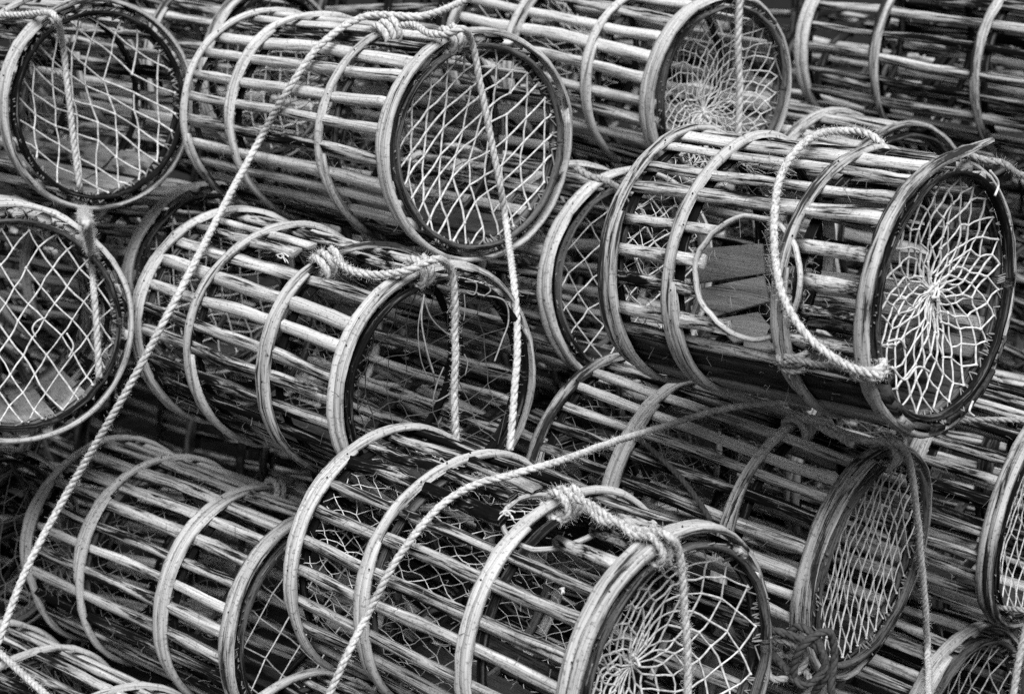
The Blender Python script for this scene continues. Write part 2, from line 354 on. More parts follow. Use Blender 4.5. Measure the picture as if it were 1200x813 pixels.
def lattice(Rn, a, b, off=(0, 0), jit=.003):
    a = np.array(a); b = np.array(b); K = int(2.6 * Rn / min(np.linalg.norm(a), np.linalg.norm(b), np.linalg.norm(a + b), np.linalg.norm(a - b))) + 2
    idx = {}; P = []; E = []
    pos = lambda i, j: np.array(off) + i * a + j * b
    q = {}
    def node(i, j):
        if (i, j) not in q: q[(i, j)] = pos(i, j) + rng.normal(0, jit, 2)
        return q[(i, j)]
    def add(p): P.append(p); return len(P) - 1
    for i in range(-K, K + 1):
        for j in range(-K, K + 1):
            if np.linalg.norm(pos(i, j)) > Rn * 1.6: continue
            for (di, dj) in ((1, 0), (0, 1)):
                p0, p1 = node(i, j), node(i + di, j + dj); in0, in1 = np.linalg.norm(p0) < Rn * .96, np.linalg.norm(p1) < Rn * .96
                if not (in0 or in1): continue
                ks = []
                for (key, p, inn, other) in (((i, j), p0, in0, p1), ((i + di, j + dj), p1, in1, p0)):
                    if inn:
                        if key not in idx: idx[key] = add(p)
                        ks.append(idx[key])
                    else:
                        lo, hi = 0., 1.
                        for _ in range(14):
                            m = (lo + hi) / 2
                            if np.linalg.norm(other + (p - other) * m) < Rn: lo = m
                            else: hi = m
                        ks.append(add(other + (p - other) * lo))
                if rng.random() > .012: E.append(ks)
    par = list(range(len(P)))                         # keep the one connected net, no stray ends
    def root(i):
        while par[i] != i: i = par[i]
        return i
    for a_, b_ in E: par[root(a_)] = root(b_)
    rs = [root(i) for i in range(len(P))]; big = max(set(rs), key=rs.count); keep = [i for i in range(len(P)) if rs[i] == big]
    new = {o: n for n, o in enumerate(keep)}
    return np.array(P)[keep], [[new[a_], new[b_]] for a_, b_ in E if a_ in new]
def radial(Rn, c, Mn=20, K=7, s0=.1, power=1.15, jit=.003):
    c = np.array(c); P = [c.copy()]; E = []; idx = {}
    for k in range(K + 1):
        for j in range(Mn):
            ph = (j + .5 * (k % 2)) * 2 * math.pi / Mn; u = np.array([math.cos(ph), math.sin(ph)])
            bq = c @ u; dist = -bq + math.sqrt(max(bq * bq - c @ c + Rn * Rn, 1e-6))
            s = s0 + (1 - s0) * (k / K) ** power
            P.append(c + u * dist * s + (rng.normal(0, jit, 2) if k < K else 0)); idx[(k, j)] = len(P) - 1
    for j in range(Mn): E.append([0, idx[(0, j)]])
    for k in range(K):
        for j in range(Mn):
            E.append([idx[(k, j)], idx[(k + 1, j)]])
            E.append([idx[(k, j)], idx[(k + 1, (j + (1 if k % 2 else -1)) % Mn)]])
    return np.array(P), E
def cone_net(p, x0, x1, r0, r1, Mn, K, jit=.008, cy=0, cz=0):
    P = []; E = []
    for k in range(K + 1):
        f = k / K
        for j in range(Mn):
            ph = (j + .5 * (k % 2)) * 2 * math.pi / Mn; r = r0 + (r1 - r0) * f ** .8
            P.append([x0 + (x1 - x0) * f, r * math.cos(ph) + cy * f, r * math.sin(ph) + cz * f - .02 * math.sin(f * math.pi)])
    P = np.array(P) + rng.normal(0, jit, (len(P), 3))
    rad = np.hypot(P[:, 1], P[:, 2]); m = np.minimum(1, r0 / np.maximum(rad, 1e-6)); P[:, 1] *= m; P[:, 2] *= m
    for k in range(K):
        for j in range(Mn):
            E.append([k * Mn + j, (k + 1) * Mn + j]); E.append([k * Mn + j, (k + 1) * Mn + (j + (1 if k % 2 else -1)) % Mn])
    return P, E

def build_pot(key, label, hoops=(0, .28, .70, 1), n_lath=27, lath='lath', net=None, opening=None, planks=None, boards=2,
              pale_boards=False, twine='twine_mid', near=True, overlap=None, funnel=True, side=None, shaded=False, ring_mat='hoop', ring_dr=.011, shade_arc=(232, 325), group='lobster pots heaped on top of one another', dark=.3):
    bx_, by_, bz_, ux, uy, uz, L, r = TABLE[key]
    p = Pot(); p.key = key; p.L = L; p.r = r; p.B = np.array([bx_, by_, bz_])
    x = np.array([ux, uy, uz]); x /= np.linalg.norm(x); z = np.array([0, 0, 1.]) - x * x[2]; z /= np.linalg.norm(z); y = np.cross(z, x)
    p.Rm = np.stack([x, y, z], 1); p.hoops = hoops; POTS[key] = p
    root = bpy.data.objects.new('lobster_pot', None); C.objects.link(root); root.empty_display_size = .1
    mw = Matrix(p.Rm.tolist()).to_4x4(); mw.translation = Vector(p.B); root.matrix_world = mw
    root['label'] = label; root['category'] = 'lobster pot'; root['group'] = group; p.root = root
    f1, f2, f3 = rng.uniform(0, 6.28, 3); o2, o3 = rng.uniform(.004, .012), rng.uniform(.002, .006)
    oval = lambda th: 1 + o2 * np.sin(2 * th + f1) + o3 * np.sin(3 * th + f2) - .008
    TH = .012; rl = r - TH - .0095; p.rl = rl; p.oval = oval
    ring_c = None
    if opening is not None:
        q = to_local(p, onpot(p, opening[0], opening[1], -.02)); ring_c = (q[0], math.atan2(q[2], q[1]), opening[2]); p.ring = ring_c
    # laths
    ph0 = rng.uniform(0, 1)
    for i in range(n_lath):
        th = (i + ph0 + rng.normal(0, .06)) * 2 * math.pi / n_lath
        deg = math.degrees(th) % 360
        if planks and planks[0] < deg < planks[1]: continue
        x0 = rng.uniform(-.016, -.002); x1 = L + rng.uniform(-.026, -.018)
        pieces = [(x0, x1)]
        if ring_c:
            dth = (th - ring_c[1] + math.pi) % (2 * math.pi) - math.pi; s = abs(dth) * rl
            if s < ring_c[2] * .93:
                h = math.sqrt(ring_c[2] ** 2 - s * s)
                pieces = [(x0, ring_c[0] - h + rng.uniform(-.006, .012)), (ring_c[0] + h - rng.uniform(-.006, .012), x1)]
        kind = lath if rng.random() > dark else ('lath_dark' if rng.random() < .6 else 'lath_pale')
        if (deg - shade_arc[0]) % 360 < (shade_arc[1] - shade_arc[0]) and rng.random() < .85: kind = 'lath_dark'             # painted shade: darker laths in this arc blacken the pot's inside
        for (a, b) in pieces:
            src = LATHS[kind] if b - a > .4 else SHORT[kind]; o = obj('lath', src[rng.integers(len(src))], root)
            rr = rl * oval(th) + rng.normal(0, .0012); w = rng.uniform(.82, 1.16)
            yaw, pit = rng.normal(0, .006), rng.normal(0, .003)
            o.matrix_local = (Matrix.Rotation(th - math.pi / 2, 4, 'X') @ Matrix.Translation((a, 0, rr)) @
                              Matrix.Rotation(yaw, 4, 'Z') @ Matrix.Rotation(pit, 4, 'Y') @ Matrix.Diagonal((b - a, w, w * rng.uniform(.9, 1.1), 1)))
    if planks:
        deg = planks[0] + 4
        while deg < planks[1] - 3:
            th = R(deg); o = obj('plank', (BOARDS_PALE if rng.random() < .3 else BOARDS)[rng.integers(4)], root)
            w = rng.uniform(.5, .8)
            o.matrix_local = (Matrix.Rotation(th - math.pi / 2, 4, 'X') @ Matrix.Translation((-.006, 0, rl * oval(th) + rng.normal(0, .002))) @
                              Matrix.Rotation(rng.normal(0, .006), 4, 'Z') @ Matrix.Rotation(rng.normal(0, .004), 4, 'Y') @ Matrix.Diagonal((L + .008, w, 1.2, 1)))
            deg += math.degrees(w * .07 / rl) + 1.6
    # hoops outside the laths
    for hi, t in enumerate(hoops):
        last = hi == len(hoops) - 1
        ov = overlap[hi] if overlap else (rng.uniform(60, 150) if not last else rng.uniform(140, 230))
        w = .0150 * rng.uniform(.85, 1.15) * (1.04 if last else 1)
        if isinstance(ov, tuple): a0, a1 = R(ov[0]), R(ov[1])
        else:
            mid = R(rng.uniform(150, 230)); a0 = mid - R(ov) / 2; a1 = mid + R(ov) / 2 + 2 * math.pi
        n = 84; th = np.linspace(a0, a1, n)
        total = a1 - a0; extra = max(total - 2 * math.pi, .01)
        u = (th - a0)
        ax = np.where(u < extra, 0, 0) + w * 1.02 * np.clip((u - (total - extra) * .80) / (2 * math.pi * .22), 0, 1)      # the rod runs beside its own start
        base_r = (r - TH) * oval(th) + .0012 * np.sin(5 * th + f3 + hi) + np.interp(th, np.linspace(a0, a1, 14), rng.normal(0, .0017, 14))
        xx = t * (L - w * 1.6) + w * .8 * (1 if t < .5 else .6) - ax + w * .5 * (ov if 0 else 0) + np.interp(th, np.linspace(a0, a1, 10), rng.normal(0, .0028, 10))
        Pc = np.stack([xx, base_r * np.cos(th), base_r * np.sin(th)], 1)
        if key == 'P3' and last:
            k_ = np.where(th < a0 + R(34))[0]; i0 = k_[-1]                  # broken end springs away from the rim
            tan = Pc[i0] - Pc[i0 + 1]; tan /= np.linalg.norm(tan)
            for m_, i_ in enumerate(k_[::-1]): Pc[i_] = Pc[i0] + tan * .006 * 0 + tan * m_ * (.25 * R(360) / n * 1.15) + np.array([.0006, 0, .0004]) * m_ * m_ * .15
        A = np.tile([1., 0, 0], (n, 1)); Bn = np.stack([0 * th, np.cos(th), np.sin(th)], 1)
        tap = np.ones(n); tap[:5] = np.linspace(.55, 1, 5); tap[-5:] = np.linspace(1, .45, 5)
        prof = hoop_profile(w * 1.0, TH)[None] * tap[:, None, None] * (1 + rng.normal(0, .035, (n, 1, 1))) * (1 + rng.normal(0, .05, (n, 9, 1)))
        prof = prof * np.array([1.62, 1.0])
        V, F, uv = sweep(Pc, A, Bn, prof)
        bag = Bag().add(V, F, uv + [rng.uniform(0, 20), rng.uniform(0, 20)], 0)
        if near:                                                          # nail heads over the laths
            nth = (np.arange(n_lath) + ph0) * 2 * math.pi / n_lath; nth = nth + rng.normal(0, .01, n_lath); nth = nth[(rng.random(n_lath) < .5)]
            nr = (r - TH) * oval(nth) + TH * .93; xn = t * (L - w * 1.6) + w * .8 * (1 if t < .5 else .6) + rng.normal(0, .004, len(nth))
            NV, NF = octas(np.stack([xn, nr * np.cos(nth), nr * np.sin(nth)], 1), .0023); bag.add(NV, NF, None, 1)
        obj('hoop', bag.mesh('hoop', [M['hoop_dark' if shaded else 'hoop'], M['nail']]), root)
        # inner hoop that the laths are nailed to
        n2 = 56; th2 = np.linspace(0, 2 * math.pi, n2, endpoint=False); ri = (rl - .0095) * oval(th2) + rng.normal(0, .0006, n2)
        wi = .012
        for q_ in range(2 if last else 1):
            x_in = np.clip(t * L, .014, L - .010 - .021 * q_) + rng.normal(0, .0006, n2)
            rj = ri - (.0085 if q_ == 0 and last else 0) * 0 - q_ * .004
            Pi = np.stack([x_in, rj * np.cos(th2), rj * np.sin(th2)], 1)
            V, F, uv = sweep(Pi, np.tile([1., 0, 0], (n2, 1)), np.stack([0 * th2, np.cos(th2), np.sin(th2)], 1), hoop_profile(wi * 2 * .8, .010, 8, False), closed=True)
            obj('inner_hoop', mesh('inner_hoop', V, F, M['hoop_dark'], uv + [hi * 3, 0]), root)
    Rn = (rl - .024); p.Rn = Rn; xe = L - .022
    # end net
    if net:
        nk = dict(net); kind = nk.pop('kind'); mat = nk.pop('mat', 'twine'); nr = nk.pop('r', .0016); bulge = nk.pop('bulge', .02); sg = nk.pop('sag', .0012)
        drop = nk.pop('drop', 0.); warp = nk.pop('warp', .008)
        P2, E = (lattice if kind == 'lattice' else radial)(Rn, **nk)
        rho = np.linalg.norm(P2, axis=1) / Rn; f = np.clip(1 - rho ** 2, 0, 1)
        wob = .005 * np.sin(P2[:, 0] * 31 + f1) * np.sin(P2[:, 1] * 23 + f2)
        P2 = P2 + (warp * f * np.stack([np.sin(P2[:, 1] * 17 + f2) + .5 * np.sin(P2[:, 0] * 24 + f3), np.sin(P2[:, 0] * 19 + f1) + .5 * np.sin(P2[:, 1] * 27 + f2)], 0)).T
        P3 = np.stack([xe - bulge * f + wob * f, P2[:, 0] + wob * f * .6, P2[:, 1] - drop * f], 1)
        o = obj('end_net', net_mesh('end_net', P3, E, nr, M[mat], sg, 1.9), root)
        # lacing that ties the net to the hoop
        n3 = 70; th3 = np.sort(rng.uniform(0, 2 * math.pi, n3)); ra = Rn * .985 + rng.normal(0, .003, n3); rb = rl - .006
        pts = np.empty((2 * n3, 3)); pts[0::2] = np.stack([np.full(n3, xe) + rng.normal(0, .003, n3), ra * np.cos(th3), ra * np.sin(th3)], 1)
        pts[1::2] = np.stack([np.full(n3, L - .006) + rng.normal(0, .004, n3), rb * np.cos(th3 + .03), rb * np.sin(th3 + .03)], 1)
        ii = np.arange(2 * n3); E3 = np.stack([ii, (ii + 1) % (2 * n3)], 1)
        obj('net_lacing', net_mesh('net_lacing', pts, E3, nr * .7, M['twine_mid' if mat != 'twine_dark' else mat], .002, .8), root)
        if kind == 'radial':
            c = nk['c']; kn = []; 
            q = rng.normal(0, .006, (26, 3)) * [1, .8, 1.3] + [xe - bulge, c[0], c[1]]
            Ek = [[i, i + 1] for i in range(25)]
            obj('net_knot', net_mesh('net_knot', q, Ek, nr * 1.5, M[mat], .003, 1.8), root)
    if funnel is not False:
      if funnel:
        pp, ee = cone_net(p, .02, L * .42, Rn * .99, .085, 26, 8, .0055, rng.uniform(-.02, .02), rng.uniform(-.03, .01))
        obj('funnel_net', net_mesh('funnel_net', pp, ee, .0012, M[twine], .002, 1.6), root)
      if near:
        pp, ee = cone_net(p, .01, L * (side or hoops[1] + .02), rl - .014, rl - .028, 44, int(10 + 22 * ((side or .3) - .3)), .0042)
        obj('side_net', net_mesh('side_net', pp, ee, .0009, M[twine], .0018, 1.6), root)
    for i in range(boards):
        th = R(-90) + (i - (boards - 1) / 2) * .36; o = obj('floor_board', (BOARDS_PALE if pale_boards else BOARDS)[rng.integers(4)], root)
        o.matrix_local = (Matrix.Rotation(th - math.pi / 2, 4, 'X') @ Matrix.Translation((.03, 0, rl - .019)) @ Matrix.Rotation(rng.normal(0, .02), 4, 'Z') @ Matrix.Diagonal((L - .07, rng.uniform(.8, 1.0), 1, 1)))
    if ring_c and ring_mat:
        xc, tc_, rho = ring_c; n4 = 40; a = np.arange(n4) * 2 * math.pi / n4
        rr_ = rho * (1 + .03 * np.sin(2 * a + 1) + rng.normal(0, .010, n4)); dx = rr_ * np.cos(a); ds = rr_ * np.sin(a); rr = rl + ring_dr
        Pr = np.stack([xc + dx, rr * np.cos(tc_ + ds / rl), rr * np.sin(tc_ + ds / rl)], 1)
        rad = np.stack([0 * a, np.cos(tc_ + ds / rl), np.sin(tc_ + ds / rl)], 1); tg = np.roll(Pr, -1, 0) - np.roll(Pr, 1, 0); tg /= np.linalg.norm(tg, axis=1)[:, None]
        V, F, uv = sweep(Pr, np.cross(tg, rad), rad, hoop_profile(.010, .008, 8) * [1, 1] - [0, .003], closed=True)
        obj('entrance_ring', mesh('entrance_ring', V, F, M[ring_mat], uv), root)
    return p
FILL = ['f0', 'f1', 'f2', 'f3', 'f4', 'f6', 'f9', 'f11', 'f12', 'f13', 'f14', 'f15', 'f17', 'f21', 'f23', 'f25', 'f26', 'f27', 'f28', 'f29', 'f30', 'f31', 'f33', 'f34', 'f36', 'f37', 'f38', 'f39', 'f40', 'f41', 'g0', 'g1', 'g2', 'g3', 'g5', 'g6', 'g7', 'g8', 'g10', 'g11', 'g12', 'g13', 'g14', 'g15', 'g16', 'g17', 'g18']

# ------------------------------------------------------------------ the pots one can tell apart
LAT = 'lattice'; RAD = 'radial'
build_pot('P1', funnel=0, label='upper left pot with square-meshed end, pale boards inside and a thin rope hanging down', net=dict(r=.0023, jit=.003, warp=.016, kind=LAT, a=(-.004, -.047), b=(.050, -.034), drop=.01, bulge=.03), boards=5, pale_boards=True, hoops=(0, .28, .72, 1))
build_pot('P2', side=.7, funnel=0, label='top centre pot with close pale laths and a rope knotted over its open-meshed end', n_lath=27, lath='lath_pale', hoops=(0, .25, .72, 1), net=dict(kind=LAT, a=(0, -.045), b=(.043, .032), off=(.01, .0), bulge=.03, jit=.003, r=.0024, warp=.022), boards=3, dark=.2)
build_pot('P3', 'short pot at the right with a round side entrance, boards inside and star-shaped end net', n_lath=26, lath='lath', hoops=(0, .27, .71, 1), planks=(212, 330),
          net=dict(kind=RAD, c=(.025, .0), Mn=24, K=7, s0=.14, r=.0021, warp=.003, power=1.05, bulge=.03, jit=.004), opening=(878, 326, .106), boards=0, funnel=0, twine='twine',
          overlap=[80, 90, 60, (62, 62 + 366)])
build_pot('P4', side=.34, funnel=0, label='middle pot with a dark torn end net and a frayed rope dangling before it', lath='lath', hoops=(0, .29, .68, 1), net=dict(kind=LAT, a=(.05, .012), b=(-.012, .045), mat='twine_dark', r=.0010, bulge=.09, drop=.05, jit=.008), opening=(385, 296, .085), ring_mat=None, boards=2, shade_arc=(205, 405), dark=.25, overlap=[120, 70, 150, 250])
build_pot('P5', twine='twine', funnel=0, label='foremost pot at the bottom with an entrance on top and rope knotted across two hoops', n_lath=25, lath='lath_dark', side=.6, hoops=(0, .29, .67, 1), net=dict(kind=RAD, c=(-.05, .02), Mn=19, K=8, s0=.20, r=.0020, warp=.008, power=1.0, bulge=.05, jit=.003, mat='twine'), opening=(652, 594, .098), ring_dr=-.014, boards=4, dark=.2, overlap=[100, 80, 160, 230])
build_pot('P6', side=.5, funnel=0, label='pale-lathed pot at the lower left crossed by the long slanting rope', lath='lath_pale', hoops=(0, .28, .70, 1), net=dict(kind=LAT, a=(.045, .045), b=(.05, -.05)), boards=2, dark=.35, overlap=[60, 50, 130, 260])
build_pot('P7', side=.5, funnel=0, label='pot under the star-netted one, its end net of long narrow meshes', n_lath=27, lath='lath', hoops=(0, .29, .71, 1), net=dict(kind=LAT, a=(.017, -.036), b=(-.015, -.040), r=.0019, jit=.0018, bulge=.02), boards=3, dark=.45)
build_pot('P8', funnel=0, label='pot at the left edge whose end net has large regular diamond meshes', lath='lath', hoops=(0, .28, .7, 1), net=dict(kind=LAT, a=(.025, -.041), b=(-.028, -.033), off=(.01, .01), r=.0021, jit=.002, bulge=.03, warp=.009), boards=4, pale_boards=True)
build_pot('P9', 'lower left corner pot with a dark sagging end net, behind the pale-lathed pot', lath='lath_dark', net=dict(kind=LAT, a=(.050, .004), b=(-.004, -.052), mat='twine_mid', r=.0012, bulge=.05, drop=.03, jit=.008), boards=2)
build_pot('P10', 'lowest pot at the left, only upper laths and two hoops showing under slack rope', lath='lath', boards=2)
build_pot('P16', 'pot under the foremost one, only its rear hoop and upper laths showing', lath='lath', boards=1)
build_pot('P13', 'pot half hidden behind the one with the side entrance, its rim curving beside it', lath='lath', net=dict(kind=LAT, a=(.035, -.042), b=(-.048, -.03), bulge=.03), boards=2)
build_pot('P14', 'pot at the right edge with a tightly bunched slanting end net', n_lath=27, lath='lath_dark', net=dict(kind=LAT, a=(.020, -.034), b=(-.026, -.034), bulge=.03, jit=.004), boards=2)
build_pot('P15', 'lowest pot at the right, its hooped end with slack net just rising into view', lath='lath', net=dict(kind=LAT, a=(.028, -.05), b=(-.018, -.05), bulge=.06, drop=.03, jit=.006), boards=2)
build_pot('P11', 'pot near the top whose gathered end net is crossed by a broad hanging rope', n_lath=25, lath='lath_pale', hoops=(0, .32, .71, 1), net=dict(kind=RAD, c=(.0, -.06), Mn=32, K=10, s0=.12, r=.0016, bulge=.05), boards=2, dark=.25, near=False, twine='twine')
build_pot('P12', 'pot in the top right corner lying side-on with widely spaced laths', n_lath=23, lath='lath', funnel=0, dark=.55, shade_arc=(200, 400), hoops=(0, .3, .7, 1), net=dict(kind=LAT, a=(.03, -.045), b=(-.03, -.045)), boards=2, near=False)
build_pot('P17', 'pot peeping out behind the short one, only two small hoop tops showing', lath='lath', net=None, boards=2, near=False, group='lobster pots heaped on top of one another')
build_pot('P19', 'pot sunk between the two left end nets and the middle pot, in shadow', lath='lath', net=dict(kind=LAT, a=(.05, .0), b=(0, -.05)), boards=2, near=False)
build_pot('P20', 'pot at the very top between the upper left and top centre pots, partly seen', lath='lath', net=dict(kind=LAT, a=(.05, .0), b=(0, -.05)), boards=2, near=False)
DEEP = {'f0': 'pot in the dark beneath the pale-lathed pot, glimpsed through its laths', 'f4': 'pot deep in the gap between the middle pot and the pale-lathed one',
        'f9': 'blurred pot behind the short pot and the top right one', 'f14': 'pot deep behind the large-meshed end net at the left edge',
        'f21': 'pot behind the star-shaped end net, towards the right edge', 'f29': 'pot behind and between the top centre and middle pots',
        'f30': 'pot in the shadow behind the pot with long narrow meshes', 'f33': 'pot in the dark behind the foremost pot and below the middle one',
        'f34': 'pot in the shadow behind the bunched slanting net at the right', 'f40': 'blurred pot at the top edge behind the top centre pot',
        'f11': 'pot low in the shadow behind the foremost pot', 'f23': 'pot behind the dark sagging net in the lower left corner',
        'f6': 'pot low behind the right-hand end nets', 'f36': 'pot behind the left edge pot with diamond meshes', 'f15': 'blurred pot at the top edge behind the gathered net'}
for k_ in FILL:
    build_pot(k_, DEEP.get(k_, 'weathered lobster pot lost in shadow far inside the heap'), n_lath=22, lath='lath_dark', dark=.0, shaded=True, net=None, boards=1, near=False, funnel=False, group='lobster pots buried deep in the heap' if k_ not in DEEP else 'lobster pots heaped on top of one another')  # dark laths and hoops paint the shade seen through the gaps

# boards seen through the side entrance of the short pot, and inside the foremost pot
def inner_board(pk, corners, r_in, mat, name='entrance_board'):
    p = POTS[pk]; q = [inface(p, x_, y_, r_in) for x_, y_ in corners]; c = np.mean(q, 0)
    V = []
    for s in (0, .009):
        for v in q:
            n = np.array([0, v[1], v[2]]); n /= np.linalg.norm(n); nc = np.array([0, c[1], c[2]]); nc /= np.linalg.norm(nc)
            V.append(v - nc * s)
    V = np.array(V); F = [(0, 1, 2, 3), (7, 6, 5, 4), (0, 4, 5, 1), (1, 5, 6, 2), (2, 6, 7, 3), (3, 7, 4, 0)]
    uv = np.array([[v[0] * .8, math.atan2(v[2], v[1]) * .25] for v in V]) + rng.uniform(0, 5, 2)
    o = obj(name, mesh(name, V, F, M[mat], uv, smooth=False), p.root)
    b = o.modifiers.new('bevel', 'BEVEL'); b.width = .0015; b.segments = 1
inner_board('P3', [(819, 292), (895, 286), (898, 321), (818, 333)], .190, 'board_pale')
inner_board('P3', [(817, 341), (897, 325), (903, 355), (832, 375)], .188, 'board_pale')
inner_board('P3', [(836, 378), (890, 369), (911, 394), (860, 404)], .186, 'board_pale')
inner_board('P3', [(872, 402), (915, 399), (912, 412), (872, 414)], .184, 'board_pale')
inner_board('P5', [(575, 569), (705, 577), (720, 640), (585, 640)], .17, 'board', 'bait_board')

# ------------------------------------------------------------------ ropes
def rope_bag(pts, Rr, step=None, wob=.0):
    step = step or Rr * .8; P = smooth_path(pts, step)
    if wob: P = P + smooth_noise(len(P), 3, wob)
    T, A, B = frames(P); n = len(P); s = np.arange(n) * step; ph = s / (Rr * 7.0) * 2 * math.pi
    bag = Bag(); pr = circle(Rr * .62, 7)
    for k in range(3):
        a = ph + k * 2 * math.pi / 3
        Q = P + Rr * .44 * (np.cos(a)[:, None] * A + np.sin(a)[:, None] * B)
        T2, A2, B2 = frames(Q); V, F, uv = sweep(Q, A2, B2, pr); bag.add(V, F, uv)
    return bag, P
def smooth_noise(n, d, amp, every=9):
    m = max(4, n // every); x = np.linspace(0, 1, m)
    return np.stack([np.interp(np.linspace(0, 1, n), x, rng.normal(0, amp, m)) for _ in range(d)], 1)
def fuzz_mesh(P, Rr, mat, per_m, ln=(.004, .010)):
    n = int(1.8 * per_m * len(P) * Rr * .8); i = rng.integers(0, len(P), n); d = rng.normal(0, 1, (n, 3)); d /= np.linalg.norm(d, axis=1)[:, None]
    a = P[i] + d * Rr * .85; L = rng.uniform(*ln, n)[:, None]; tdir = rng.normal(0, .8, (n, 3))
    b = a + (d * .7 + tdir * .45) * L; sag = rng.normal(0, .0015, (n, 3))
    V, F = strands(a, b, rng.uniform(.00018, .00034, n), sag, 3)
    return mesh('frayed_fibres', V, F, mat)
def rope(label, pts, Rr, mat='rope', fuzz=900, name='rope', hitches=(), wob=.0006, group='ropes tied to the lobster pots'):
    Rr *= .86; bag, P = rope_bag(pts, Rr, wob=wob)
    o = obj(name, bag.mesh('rope', M[mat]), None, label=label, category='rope', group=group)
    if fuzz: obj('frayed_fibres', fuzz_mesh(P, Rr, M[mat], fuzz), o, kind='stuff')
    for h in hitches:
        b2, P2 = rope_bag(h, Rr, wob=0); k = obj('knot', b2.mesh('knot', M[mat]), o)
        if fuzz: obj('knot_fibres', fuzz_mesh(P2, Rr, M[mat], fuzz), k, kind='stuff')
    return o
def hitch(pk, t, px, py, Rr, turns=2.5, pitch=.018, a=.020, b=.022, sgn=1, start=0.):
    """turns of rope round a hoop at the place seen at (px, py)"""
    p = POTS[pk]; q = to_local(p, onpot(p, px, py, 0)); th = math.atan2(q[2], q[1])
    n = int(turns * 12) + 1; f = np.linspace(0, turns * 2 * math.pi, n) + start; out = []
    xc = min(max(t * p.L, .016), p.L - .016)
    for i, v in enumerate(f):
        s = (i / (n - 1) - .5) * pitch * turns * sgn; thh = th + s / p.r
        r_ = p.r - .012 + (a + Rr * .6) * math.cos(v); x_ = xc + (b + Rr * .6) * math.sin(v)
        out.append(to_world(p, [x_, r_ * math.cos(thh), r_ * math.sin(thh)]))
    return out
def lump(c, Rr, size, n=9, seed=0):
    """a tangled knot about a point"""
    q = np.random.default_rng(seed); a = np.linspace(0, 2 * math.pi * 1.6, n * 2)
    c = np.asarray(c)
    return [c + size * np.array([math.cos(v) * (1 + .3 * q.normal()), .5 * math.sin(v * 1.7), math.sin(v) * .9 + .2 * q.normal()]) for v in a]
on, fc = onpot, onface
# the long rope that slants over the whole heap
Rr = .0092
long_pts = [at(640, -34, 4.35), at(560, -6, 4.22), on('P2', 500, 4, Rr), on('P2', 430, 19, Rr + .004), on('P2', 376, 52, Rr + .004), on('P2', 338, 105, Rr + .004), on('P2', 302, 168, Rr + .004)]
d0 = (long_pts[-1] - CAM) @ np.array([0, math.cos(PITCH), -math.sin(PITCH)])
q1 = on('P4', 214, 335, Rr + .014); d1 = (q1 - CAM) @ np.array([0, math.cos(PITCH), -math.sin(PITCH)])
long_pts += [at(262, 242, d0 * .6 + d1 * .4), at(214, 335, d1), at(150, 455, 3.84), at(80, 575, 3.96), at(34, 660, 3.92), at(4, 735, 3.88), at(-30, 830, 3.85)]
rope('long pale twisted rope slanting from the top of the heap down to its lower left', long_pts, Rr, fuzz=700, wob=.0004)
# rope over the top centre pot
Rr = .0088
rope('pale twisted rope hanging in front of the top centre pot down past the middle one', [on('P2', 470, 30, Rr), on('P2', 487, 30, Rr + .006), on('P2', 505, 40, Rr + .004), on('P2', 525, 40, Rr + .006), on('P2', 543, 34, Rr + .010), fc('P2', 553, 52, .022), fc('P2', 561, 90, .016), fc('P2', 573, 150, .016), fc('P2', 585, 212, .016), fc('P2', 594, 268, .02), at(602, 330, 3.74), at(606, 385, 3.70), at(603, 455, 3.66), at(597, 530, 3.64)],
     Rr, fuzz=260, hitches=[hitch('P2', .72, 470, 36, Rr, 2.6), hitch('P2', 1, 540, 42, Rr, 1.6)])
Rr = .0085
rope('thin worn rope hanging down the end nets of the two left-hand pots', [on('P1', -40, 14, Rr + .004), on('P1', -5, 18, Rr + .004), on('P1', 30, 17, Rr + .004), on('P1', 55, 15, Rr + .010), on('P1', 66, 22, Rr + .012), fc('P1', 74, 55, .014), fc('P1', 80, 110, .012), fc('P1', 86, 165, .012), fc('P1', 93, 215, .014), fc('P1', 98, 245, .016), on('P8', 101, 262, Rr + .012), fc('P8', 106, 295, .014), fc('P8', 111, 350, .012), fc('P8', 114, 400, .010), fc('P8', 116, 445, .006)],
     Rr, fuzz=600)
Rr = .0088
rope('frayed grey rope tied to the middle pot and dangling before its dark end', [on('P4', 392, 303, Rr + .004), on('P4', 412, 318, Rr + .004), on('P4', 440, 322, Rr), on('P4', 475, 318, Rr + .004), on('P4', 500, 308, Rr + .012), on('P4', 516, 305, Rr + .012), fc('P4', 528, 318, .018), fc('P4', 532, 350, .014), fc('P4', 534, 400, .012), fc('P4', 532, 450, .012), fc('P4', 534, 500, .014), fc('P4', 535, 530, .014)],
     Rr, fuzz=1500, wob=.0016, hitches=[hitch('P4', .68, 394, 308, Rr * .9, 2.4), hitch('P4', 1, 512, 318, Rr, 1.8)])
Rr = .0082
rope('soft pale rope looping down the side of the short pot past its round entrance', [on('P3', 1052, 160, -.05), on('P3', 1040, 156, -.012), on('P3', 1018, 154, Rr + .002), on('P3', 990, 153, Rr + .004), on('P3', 957, 158, Rr + .006), on('P3', 930, 180, Rr + .006), on('P3', 914, 210, Rr + .006), on('P3', 908, 250, Rr + .008), on('P3', 907, 290, Rr + .008), on('P3', 914, 335, Rr + .010), on('P3', 930, 370, Rr + .012), on('P3', 955, 402, Rr + .014), on('P3', 985, 424, Rr + .010), on('P3', 1012, 436, Rr + .012), on('P3', 1035, 440, Rr + .014)],
     Rr, fuzz=1500, wob=.0006, hitches=[hitch('P3', 1, 1030, 440, Rr, 1.7, .014)])
